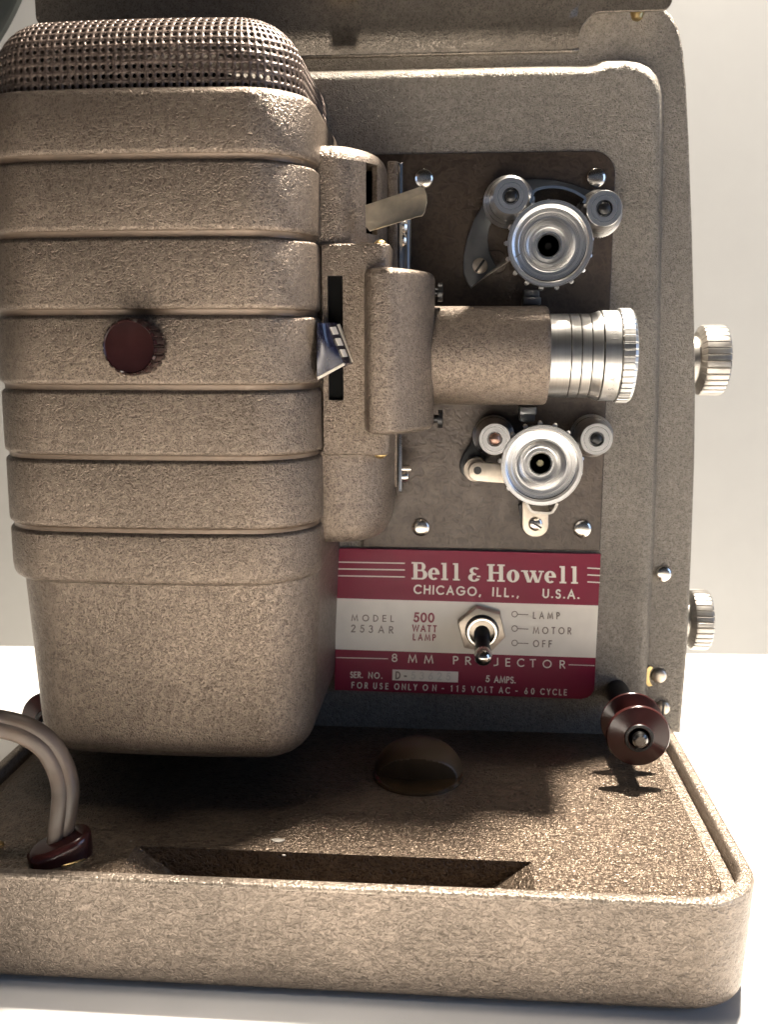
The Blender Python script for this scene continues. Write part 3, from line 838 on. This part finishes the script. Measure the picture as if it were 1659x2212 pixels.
def roller(pf, rf, pb, rbk, pinmat):
    Yf, Yb = .650, .735
    c = at(*pf, Yf); rb_ = upx(rbk, Yb); r = upx(rf, Yf)
    prof = [(rb_*.9, -.10), (rb_, -.096), (rb_, -.084), (rb_*.97, -.082), (rb_*.80, -.066), (r*.88, -.05), (r*.88, -.018), (r*.97, -.010), (r, -.008), (r, -.002), (r*.97, 0), (r*.46, 0), (r*.43, -.003), (r*.40, -.010)]
    o = MB().add(*lathe(prof, c, (0, -1, 0), 56)).build('roller', ALU_Y, PR, ang=28, origin=c)
    MB().add(*lathe([(r*.37, -.02), (r*.37, -.003), (r*.30, .0015), (r*.12, .003), (.0005, .0035)], c, (0, -1, 0), 28)).build('roller_pin', pinmat, o, ang=50)
roller((1104, 424), 36.5, (1095, 441), 52, BLACK); roller((1306, 451), 36, (1297, 462), 47, BLACK)
roller((1069, 949), 34, (1063, 945), 44, plain('copper_pin', (.30, .19, .15), metal=1, rough=.36)); roller((1289, 949), 34, (1280, 944), 45, BLACK)
# guide plate behind the upper sprocket
U = lambda ix, iy: (961.1+ix*.24955, 354.9+iy*.24955)
go = [(160, 940), (163, 800), (195, 640), (255, 480), (340, 330), (450, 225), (560, 170), (690, 138), (800, 130), (950, 140), (1120, 183), (1270, 238), (1420, 330), (1480, 420), (1440, 520)]
gi = [(1300, 560), (1330, 430), (1200, 330), (1000, 260), (800, 240), (640, 280), (520, 360), (420, 460), (383, 560), (370, 660), (385, 760), (420, 840), (448, 885), (360, 965), (228, 1075), (195, 1035)]
P = [xz(*U(*q), .752) for q in go+gi]
GP = MB().add(*prism_y(P, .752, .768, .002)).build('guide_plate', DSTEEL, PR)
rivet(1037, 575, .752, 16, STEEL, GP, 'screw', .95, .22)
a, c_, d_, e_ = at(*U(235, 1070), .75), at(*U(448, 890), .75), at(*U(655, 783), .655), at(*U(365, 968), .655)
th = Vector((.002, 0, .0035))
MB().add(*loft([[a, c_, d_, e_], [a+th, c_+th, d_+th, e_+th]])).build('guide_tab', STEEL, GP)
p = at(*U(440, 850), .765)
MB().add(*lathe([(.028, -.002), (.027, .002)], p, (0, -1, 0), 28)).build('plate_boss', PAINTP, GP)
path = [xz(*U(*q), .67) for q in ((735, 350), (750, 290), (768, 248), (830, 222), (920, 212), (1010, 220), (1100, 248), (1160, 280), (1205, 312), (1190, 350))]
SH = MB().add(*strip_y([tuple(v.xy) for v in spline([Vector((x, z, 0)) for x, z in path], 4)], .650, .735, .006)).build('film_shoe', CHROME, PR, ang=40)
# lower latch parts
W = lambda ix, iy: (975.9+ix*.22282, 887.2+iy*.22282)
def disc(name, ix, iy, ripx, Y, th, mat, parent):
    p = at(*W(ix, iy), Y); r = upx(ripx*.22282, Y)
    return MB().add(*lathe([(r, -th), (r, -.002), (r*.95, 0), (.0006, 0)], p, (0, -1, 0), 36)).build(name, mat, parent)
P = [xz(*W(*q), .745) for q in ((90, 610), (75, 520), (110, 420), (200, 290), (300, 200), (420, 280), (400, 420), (330, 480), (300, 600), (200, 680))]
LT = MB().add(*prism_y(rr(P, .015, 3), .735, .768, .003)).build('latch_arm', BLACK, PR)
disc('washer', 232, 575, 118, .70, .03, STEEL, LT)
P = [xz(*W(*q), .672) for q in ((160, 490), (575, 525), (556, 705), (160, 680))]
P = rr(P, [.028, .006, .008, .028], 8)
MB().add(*prism_y(P, .668, .680, .002)).build('latch_lever', STEEL, LT)
disc('latch_pin', 250, 580, 40, .6675, .01, BLACK, LT)
P = rr([xz(*W(*q), .735) for q in ((682, 860), (936, 860), (936, 1220), (682, 1220))], [.01, .01, .038, .038], 10)
SB = MB().add(*prism_y(P, .728, .745, .002)).build('shoe_bracket', STEEL, PR)
p = at(*W(812, 1095), .728)
rivet(*W(812, 1097), .728, 15.5, NICKEL, SB, 'screw', -.55, .5)
MB().add(*prism_y(rr([xz(*W(*q), .76) for q in ((640, 900), (700, 900), (760, 1180), (690, 1180))], .01, 3), .745, .768)).build('bracket_spacer', BLACK, SB)
path = [xz(*W(*q), .675) for q in ((718, 880), (740, 925), (768, 965), (800, 978), (930, 985), (970, 975), (1000, 930), (1018, 890))]
MB().add(*strip_y(path, .660, .735, .006)).build('wire_shoe', NICKEL, SB)

# ---- nameplate
T = lambda ix, iy, h=0: at(702.3+ix*.3788, 1153.3+iy*.3788, YL-.004-h)
b = MB()
tops = [(66, 105), (85, 82), (1572, 115), (1558, 408), (62, 366)]
mid = [(62, 366), (1558, 408), (1543, 706), (58, 657)]
bots = [(58, 657), (1543, 706), (1537, 860), (1533, 890), (1518, 915), (1495, 932), (1460, 940), (1430, 939), (55, 888)]
for P, m in ((tops, 0), (mid, 1), (bots, 0)): b.add([T(*q) for q in P], [list(range(len(P)))], m)
edge = tops[:4]+bots[1:]+[(58, 657), (62, 366)]
f1 = [T(*q) for q in edge]; f2 = [q+Vector((0, .008, 0)) for q in f1]
b.add(*loft([f1, f2], False, False), m=0)
NP = b.build('nameplate', [RED, CREAM], PR, smooth=False)

# stroke lettering
def arc(cx, cy, rx, ry, a0, a1, n=14):
    return [(cx+rx*math.cos(math.radians(a0+(a1-a0)*i/n)), cy+ry*math.sin(math.radians(a0+(a1-a0)*i/n))) for i in range(n+1)]
GL = {
 'A': (.80, [[(0, 0), (.4, 1), (.8, 0)], [(.14, .33), (.66, .33)]]),
 'B': (.52, [[(0, 0), (0, 1), (.22, 1)]+arc(.24, .76, .24, .24, 90, -90)+[(0, .52)], [(.2, .52)]+arc(.25, .26, .27, .26, 90, -90)+[(0, 0)]]),
 'C': (.86, [arc(.5, .5, .5, .5, 48, 312, 22)]),
 'D': (.72, [[(0, 0), (0, 1), (.2, 1)]+arc(.22, .5, .5, .5, 90, -90, 18)+[(0, 0)]]),
 'E': (.50, [[(.5, 0), (0, 0), (0, 1), (.5, 1)], [(0, .52), (.46, .52)]]),
 'F': (.46, [[(0, 0), (0, 1), (.46, 1)], [(0, .52), (.42, .52)]]),
 'G': (.98, [arc(.5, .5, .5, .5, 45, 355, 22)+[(.98, .47), (.55, .47)]]),
 'H': (.66, [[(0, 0), (0, 1)], [(.66, 0), (.66, 1)], [(0, .52), (.66, .52)]]),
 'I': (.02, [[(0.01, 0), (.01, 1)]]),
 'J': (.30, [[(.3, 1), (.3, .2)]+arc(.1, .2, .2, .2, 0, -100, 8)]),
 'L': (.44, [[(0, 1), (0, 0), (.44, 0)]]),
 'M': (1.0, [[(0, 0), (.14, 1), (.5, .08), (.86, 1), (1, 0)]]),
 'N': (.72, [[(0, 0), (0, 1), (.72, 0), (.72, 1)]]),
 'O': (1.0, [arc(.5, .5, .5, .5, 0, 360, 28)]),
 'P': (.50, [[(0, 0), (0, 1), (.22, 1)]+arc(.24, .74, .26, .26, 90, -90)+[(0, .48)]]),
 'R': (.54, [[(0, 0), (0, 1), (.22, 1)]+arc(.24, .75, .25, .25, 90, -90)+[(0, .5)], [(.2, .5), (.54, 0)]]),
 'S': (.50, [arc(.25, .75, .22, .25, 30, 250, 12)+arc(.25, .25, .25, .27, 70, -150, 12)]),
 'T': (.56, [[(0, 1), (.56, 1)], [(.28, 1), (.28, 0)]]),
 'U': (.62, [[(0, 1), (0, .3)]+arc(.31, .3, .31, .3, 180, 360, 14)+[(.62, 1)]]),
 'V': (.72, [[(0, 1), (.36, 0), (.72, 1)]]),
 'W': (1.16, [[(0, 1), (.27, 0), (.58, .95), (.89, 0), (1.16, 1)]]),
 'Y': (.64, [[(0, 1), (.32, .45), (.64, 1)], [(.32, .45), (.32, 0)]]),
 '0': (.58, [arc(.29, .5, .29, .5, 0, 360, 24)]),
 '1': (.22, [[(0, .86), (.18, 1), (.18, 0)]]),
 '2': (.54, [arc(.26, .74, .25, .26, 165, -20, 12)+[(.02, 0), (.54, 0)]]),
 '3': (.50, [arc(.23, .76, .22, .24, 150, -80, 12), arc(.23, .27, .27, .27, 85, -150, 12)]),
 '5': (.52, [[(.48, 1), (.14, 1), (.08, .56)]+arc(.24, .32, .27, .32, 115, -150, 14)]),
 '6': (.56, [[(.40, 1), (.06, .42)], arc(.28, .28, .27, .28, 0, 360, 22)]),
 '8': (.50, [arc(.25, .76, .21, .24, 0, 360, 20), arc(.25, .27, .25, .27, 0, 360, 20)]),
 '-': (.34, [[(0, .42), (.34, .42)]]),
 '.': (.08, [[(.0, .05), (.09, .05)]]),
 ',': (.10, [[(.10, .07), (.02, -.13)]]),
 ' ': (.42, []),
}
LC = [0]
def ribbon(mb, path, wd, fn, m=0):
    n = len(path); closed = (Vector(path[0])-Vector(path[-1])).length < 1e-6
    Lp, Rp_ = [], []
    LC[0] += 1; h = .0008+.00003*(LC[0] % 40)
    for i in range(n):
        p = Vector(path[i])
        a = Vector(path[i-1]) if i > 0 else (Vector(path[-2]) if closed else None)
        c = Vector(path[i+1]) if i < n-1 else (Vector(path[1]) if closed else None)
        d1 = (p-a).normalized() if a is not None else (c-p).normalized()
        d2 = (c-p).normalized() if c is not None else d1
        n1 = Vector((-d1.y, d1.x)); n2 = Vector((-d2.y, d2.x)); mm = n1+n2
        if mm.length < 1e-4: mm = n1
        mm.normalize(); k = 1/max(.45, mm.dot(n1))
        e = Vector((0, 0))
        if not closed and i == 0: e = -d1*wd*.4
        if not closed and i == n-1: e = d2*wd*.4
        Lp.append(p+e+mm*wd*.5*k); Rp_.append(p+e-mm*wd*.5*k)
    V = [fn(q.x, q.y, h) for q in Lp]+[fn(q.x, q.y, h) for q in Rp_]
    mb.add(V, [[i, i+1, n+i+1, n+i] for i in range(n-1)], m)
def text(mb, s, p0, p1, H, wd, m=0, fn=None, squash=1.0):
    "text from p0 to p1 (baseline ends) in nameplate pixels"
    p0, p1 = Vector(p0), Vector(p1); L_ = (p1-p0).length; u = (p1-p0)/L_; v = Vector((u.y, -u.x))
    if v.y > 0: v = -v
    tot = sum(GL[c][0]*H*squash for c in s); gap = (L_-tot)/max(1, len(s)-1)
    x = 0
    for c in s:
        wg, st = GL[c]
        for pth in st:
            ribbon(mb, [tuple(p0+u*(x+a*H*squash)+v*(b_*H)) for a, b_ in pth], wd, fn or T, m)
        x += wg*H*squash+gap
def line(mb, a, b_, wd, m=0): ribbon(mb, [a, b_], wd, T, m)
LW = MB()
def flush(nm, mat=None):
    global LW
    LW.build(nm, mat or CREAM, NP, smooth=False); LW = MB()
text(LW, 'CHICAGO,', (508, 337), (884, 351), 45, 9); text(LW, 'ILL.,', (957, 352), (1100, 359), 45, 9); text(LW, 'U.S.A.', (1244, 361), (1446, 368), 45, 9)
flush('address_lettering')
for y0, y1 in ((160, 167), (199, 205), (238, 245)): line(LW, (66, y0), (452, y1), 6.5); flush('stripe')
for y0, y1 in ((194, 198), (233, 237), (273, 277)): line(LW, (1498, y0), (1566, y1), 6.5); flush('stripe')
for c, x0, x1, y in (('8', 383, 409, 726), ('M', 476, 521, 731), ('M', 568, 614, 735), ('P', 733, 757, 740), ('R', 803, 830, 743), ('O', 868, 908, 746), ('J', 957, 984, 749), ('E', 1032, 1054, 752), ('C', 1098, 1134, 754), ('T', 1170, 1200, 757), ('O', 1244, 1289, 761), ('R', 1341, 1367, 764)):
    wg, st = GL[c]
    for pth in st: ribbon(LW, [(x0+a/wg*(x1-x0), y-b_*41) for a, b_ in pth], 6.5, T)
flush('type_lettering')
line(LW, (64, 704), (357, 711), 4.5); flush('thin_line'); line(LW, (1390, 745), (1535, 750), 4.5)
flush('thin_line')
text(LW, 'SER.', (145, 817), (212, 819), 31, 6, squash=.8); text(LW, 'NO.', (249, 820), (324, 823), 31, 6, squash=.85)
flush('serial_lettering'); text(LW, '5', (918, 841), (936, 842), 33, 6.5); text(LW, 'AMPS.', (966, 845), (1084, 849), 33, 6.5, squash=.85)
flush('rating_lettering')
def words(mb, L, H, wd, sq=.8):
    for s, x0, x1 in L:
        yy = lambda x: 876+(x-152)*(918-876)/(1375-152)
        text(mb, s, (x0, yy(x0)), (x1, yy(x1)), H, wd, squash=sq)
words(LW, [('FOR', 153, 241), ('USE', 277, 358), ('ONLY', 396, 522), ('ON', 559, 632), ('-', 667, 683), ('115', 718, 796), ('VOLT', 834, 955), ('AC', 993, 1052), ('-', 1087, 1102), ('60', 1139, 1191), ('CYCLE', 1229, 1376)], 31, 5.5)
flush('voltage_lettering')
DK = MB()
text(DK, 'MODEL', (152, 494), (390, 499), 33, 6); text(DK, '253', (150, 557), (270, 561), 38, 6.5); text(DK, 'AR', (305, 562), (386, 565), 36, 6.5)
DK.build('model_lettering', INKD, NP, smooth=False); DK = MB()
text(DK, 'LAMP', (1188, 481), (1336, 484), 35, 6.5, squash=.8); text(DK, 'MOTOR', (1188, 566), (1402, 570), 35, 6.5, squash=.85); text(DK, 'OFF', (1188, 642), (1291, 644), 35, 6.5, squash=.85)
DK.build('switch_lettering', INKD, NP, smooth=False); DK = MB()
for y in (457, 539, 621):
    ribbon(DK, [(1081+16*math.cos(t), y+16*math.sin(t)) for t in [2*math.pi*i/20 for i in range(21)]], 5, T); line(DK, (1100, y+1), (1158, y+3), 5)
DK.build('switch_mark', INKD, NP, smooth=False)
RD = MB()
text(RD, '500', (508, 498), (618, 501), 47, 11, squash=1.0); text(RD, 'WATT', (499, 553), (633, 558), 34, 7.5, squash=.85); text(RD, 'LAMP', (503, 603), (628, 607), 33, 7, squash=.8)
RD.build('red_lettering', INKR, NP, smooth=False)
P = [(385, 772), (760, 785), (758, 846), (383, 833)]
SBX = MB().add([T(*q, .0012) for q in P], [[0, 1, 2, 3]]).build('serial_strip', CREAM, NP, smooth=False)
DS = MB(); T2 = lambda x, y, h=0: T(x, y, h+.0012)
text(DS, 'D-', (404, 823), (462, 826), 37, 9, fn=T2, squash=.8)
DS.build('serial_letter', INKD, NP, smooth=False)
FS = MB(); text(FS, '53625', (492, 825), (712, 832), 38, 7, fn=T2)
FS.build('faint_serial', INKF, NP, smooth=False)
# heavy slab letters
SL = MB()
def poly(P, m=0):
    LC[0] += 1; h = .0010+.00003*(LC[0] % 40)
    SL.add([T(x, y, h) for x, y in P], [list(range(len(P)))], m)
def ell_ring(cx, cy, rx, ry, ix_, iy_, a0=0, a1=360, n=36):
    LC[0] += 1; h = .0010+.00003*(LC[0] % 40); V = []
    for i in range(n+1):
        t = math.radians(a0+(a1-a0)*i/n)
        V.append(T(cx+rx*math.cos(t), cy-ry*math.sin(t), h)); V.append(T(cx+ix_*math.cos(t), cy-iy_*math.sin(t), h))
    SL.add(V, [[2*i, 2*i+2, 2*i+3, 2*i+1] for i in range(n)])
def bl(x): return 258+(x-492)*(284-258)/(1452-492)     # baseline
def rect(x0, x1, t0, t1): poly([(x0, bl(x0)-t1), (x1, bl(x1)-t1), (x1, bl(x1)-t0), (x0, bl(x0)-t0)])
def stem(x0, x1, top, serif=7, st=True, sb=True):
    rect(x0, x1, 0, top)
    if sb: rect(x0-serif, x1+serif, 0, 9)
    if st == 2: rect(x0-serif, x1+serif, top-9, top)
    elif st: rect(x0-serif, x1, top-9, top)
# B
stem(504, 527, 98, 11, 1)
rect(527, 548, 89, 98); rect(527, 548, 47, 56); rect(527, 550, 0, 9)
ell_ring(546, bl(546)-73, 27, 25, 6, 17, -90, 90, 16); ell_ring(550, bl(550)-28, 33, 28, 9, 19, -90, 90, 16)
# e
def e_(cx, rx=33, ry=35):
    y = bl(cx)-34
    ell_ring(cx, y, rx, ry, rx*.30, ry*.74, 0, 310, 30); rect(cx-rx*.5, cx+rx*.98, 31, 39)
def o_(cx, rx=36, ry=36):
    y = bl(cx)-34; ell_ring(cx, y, rx, ry, rx*.30, ry*.78)
e_(620)
stem(671, 692, 98, 9); stem(738, 759, 98, 9)
# ampersand
y = bl(850)
ell_ring(853, y-58, 29, 20, 10, 11, 30, 270, 20); ell_ring(850, y-20, 34, 24, 11, 15, 90, 340, 22); rect(866, 886, 22, 30)
rect(846, 862, 33, 43)
# H
stem(934, 957, 98, 10, 2); stem(992, 1015, 98, 10, 2); rect(957, 992, 45, 54)
o_(1072)
# w
def bar(xa, ta, xb, tb, wd): poly([(xa, bl(xa)-ta), (xa+wd, bl(xa+wd)-ta), (xb+wd, bl(xb+wd)-tb), (xb, bl(xb)-tb)])
bar(1128, 68, 1152, 0, 22); bar(1187, 68, 1164, 0, 10); bar(1172, 68, 1198, 0, 22); bar(1232, 68, 1210, 0, 10)
rect(1118, 1158, 60, 68); rect(1168, 1204, 60, 68); rect(1218, 1248, 60, 68)
e_(1284)
stem(1346, 1367, 98, 9); stem(1412, 1433, 98, 9)
SL.build('brand_lettering', CREAM, NP, smooth=False)

# engraving round the lens ring
def lfn(x, y, h):
    t = math.radians(x)
    return Vector((X(1331)-y, YA-(RG+h*.3)*math.cos(t), za+(RG+h*.3)*math.sin(t)))
def engrave(s_, a0, a1, H):
    m = MB(); tot = sum(GL[c][0] for c in s_); n_ = len(s_)
    k = math.degrees(H/RG)*.8; gap = (a1-a0-tot*k)/(n_-1); x = a0
    for c in s_:
        for pth in GL[c][1]:
            # ribbon in a flat space where one unit is the same both ways
            q = math.radians(1)*RG
            ribbon(m, [((x+u_*k)*q, v_*H) for u_, v_ in pth], .0016, lambda a, b_, h: lfn(a/q, b_, h))
        x += GL[c][0]*k+gap
    m.build('engraved_lettering', ENGR, LENS, smooth=False)
engrave('INC.', 22, 50, .0105); engrave('U.S.A.', -62, -22, .0105)

# toggle switch
TG = empty('toggle_switch', T(890, 530), PR)
hx = [(862, 402), (997, 440), (1026, 573), (940, 660), (792, 634), (757, 492)]
P = [(T(*q).x, T(*q).z) for q in hx]
MB().add(*prism_y(P, YL-.030, YL-.004, .005, 2)).build('hex_nut', STEEL, TG, ang=25)
c = T(893, 535)
q = upx(.3788*1, YL)
MB().add(*lathe([(97*q, .0), (97*q, .031), (92*q, .033), (84*q, .033)], (c.x, YL, c.z), (0, -1, 0), 48, None, False)).build('lock_ring', BLACK, TG)
MB().add(*lathe([(88*q, .0), (88*q, .046), (84*q, .049), (74*q, .049), (70*q, .044), (68*q, .02), (0.001, .02)], (c.x, YL, c.z), (0, -1, 0), 48)).build('bushing', NICKEL, TG, ang=25)
p0 = Vector((c.x, YL-.022, c.z-.004)); p1 = at(702.3+902*.3788, 1153.3+703*.3788, .655)
dr = (p1-p0); Ln = dr.length*1.05
lv = MB().add(*lathe([(46*q, 0), (48*q, Ln*.25), (41*q, Ln*.30), (43*q, Ln*.5), (48*q, Ln*.80), (51*q, Ln*.87), (51*q, Ln*.94), (46*q, Ln*1.03), (32*q, Ln*1.10), (13*q, Ln*1.135), (.0005, Ln*1.14)], p0, dr, 36))
for i in range(36*10):
    if i//36 >= 4: lv.m[i] = 1
lv.build('switch_lever', [BLACK, plain('chrome_tip', (.55, .53, .50), metal=1, rough=.15)], TG, ang=50)

# ---- reel spindles
def spindle(cpx, cpy, parent):
    Yf_, Yb_ = .482, .57
    c = at(cpx, cpy, Yf_)
    SPN = empty('reel_spindle', (c.x, YP, c.z), parent)
    r = upx(71, Yf_)
    fl = lambda y, s_: [(.001, y), (r*.34, y), (r*.36, y-.002*s_), (r*.97, y+.013*s_), (r, y+.016*s_), (r*.985, y+.019*s_), (r*.40, y+.024*s_)]
    ax = (0, 1, 0)
    pf = [(r*.33, -.004), (r*.45, -.0045), (r*.47, -.003), (r*.96, .0050), (r*.995, .0085), (r, .0105), (r*.985, .0125), (r*.55, .019), (r*.38, .025), (r*.33, .031), (r*.33, .068), (r*.38, .074), (r*.55, .080), (r*.98, .087), (r, .0895), (r*.985, .092), (r*.5, .102), (r*.38, .11), (r*.33, .11)]
    MB().add(*lathe(pf, c, ax, 72)).build('hub', BAKE, SPN, ang=28)
    MB().add(*lathe([(r*.18, .0), (r*.44, -.0002), (r*.455, -.005), (r*.44, -.0075), (r*.36, -.008), (r*.35, -.004), (r*.2, -.004)], c, ax, 40, None, False)).build('retaining_ring', BLACK, SPN)
    MB().add(*lathe([(r*.26, .02), (r*.26, -.012), (r*.24, -.018), (r*.16, -.024), (.0006, -.024)], c, ax, 28)).build('shaft_tip', plain('dark_steel_tip', (.24, .235, .23), metal=1, rough=.22), SPN, ang=25)
    MB().add(*lathe([(r*.40, .108), (r*.40, YP-c.y+.06)], c, ax, 32)).build('shaft', BLACK, SPN)
    MB().add(*bbox(c.x-.006, c.x+.006, c.y-.008, c.y+.0, c.z-r*.42, c.z-r*.2, .001, 1)).build('drive_key', BLACK, SPN)
    return SPN
spindle(1380, 1592, PR)
spindle(106, 1560, PR)

# ---- power cord (twin flex)
pts = [at(128, 1822, .105), at(132, 1790, .105), at(139, 1745, .11), at(141, 1700, .118), at(128, 1652, .125), at(100, 1608, .12), at(55, 1578, .11), at(0, 1563, .10), at(-70, 1556, .06), at(-170, 1575, .0), at(-290, 1640, -.10)]
pts = spline(pts, 9)
N_ = len(pts)
def sec(f):
    tw = .35+2.2*max(0, .28-f)+.5*f
    R = []
    for i in range(32):
        t = 2*math.pi*i/32
        a = .027*math.cos(t); c = .0165*math.sin(t)*(1-.30*math.exp(-(math.cos(t)/.16)**2))
        R.append((a*math.cos(tw)-c*math.sin(tw), a*math.sin(tw)+c*math.cos(tw)))
    return R
CD = MB().add(*tube(pts, .02, sec=sec)).build('power_cord', CORD, ang=60)
CD['label'] = 'grey brown twin power cord rising from the maroon grommet at the left of the base'
CD['category'] = 'cord'

# ---- dark round reel edge cut off at the upper left
yr = 1.3
q0, q1 = at(0, 72, yr), at(37, 0, yr)
t = (q1-q0).normalized(); nrm_ = Vector((-t.z, 0, t.x))
if nrm_.x > 0: nrm_ = -nrm_
rad = .75; ce_ = (q0+q1)/2+nrm_*rad
RE = MB().add(*lathe([(rad*.3, 0), (rad*.985, 0), (rad, .006), (rad, .03), (rad*.985, .036), (rad*.3, .036)], (ce_.x, yr, ce_.z), (0, 1, 0), 160)).build('reel', DARKG)
RE['label'] = 'dark greenish black round reel cut off at the upper left behind the projector'
RE['category'] = 'reel'
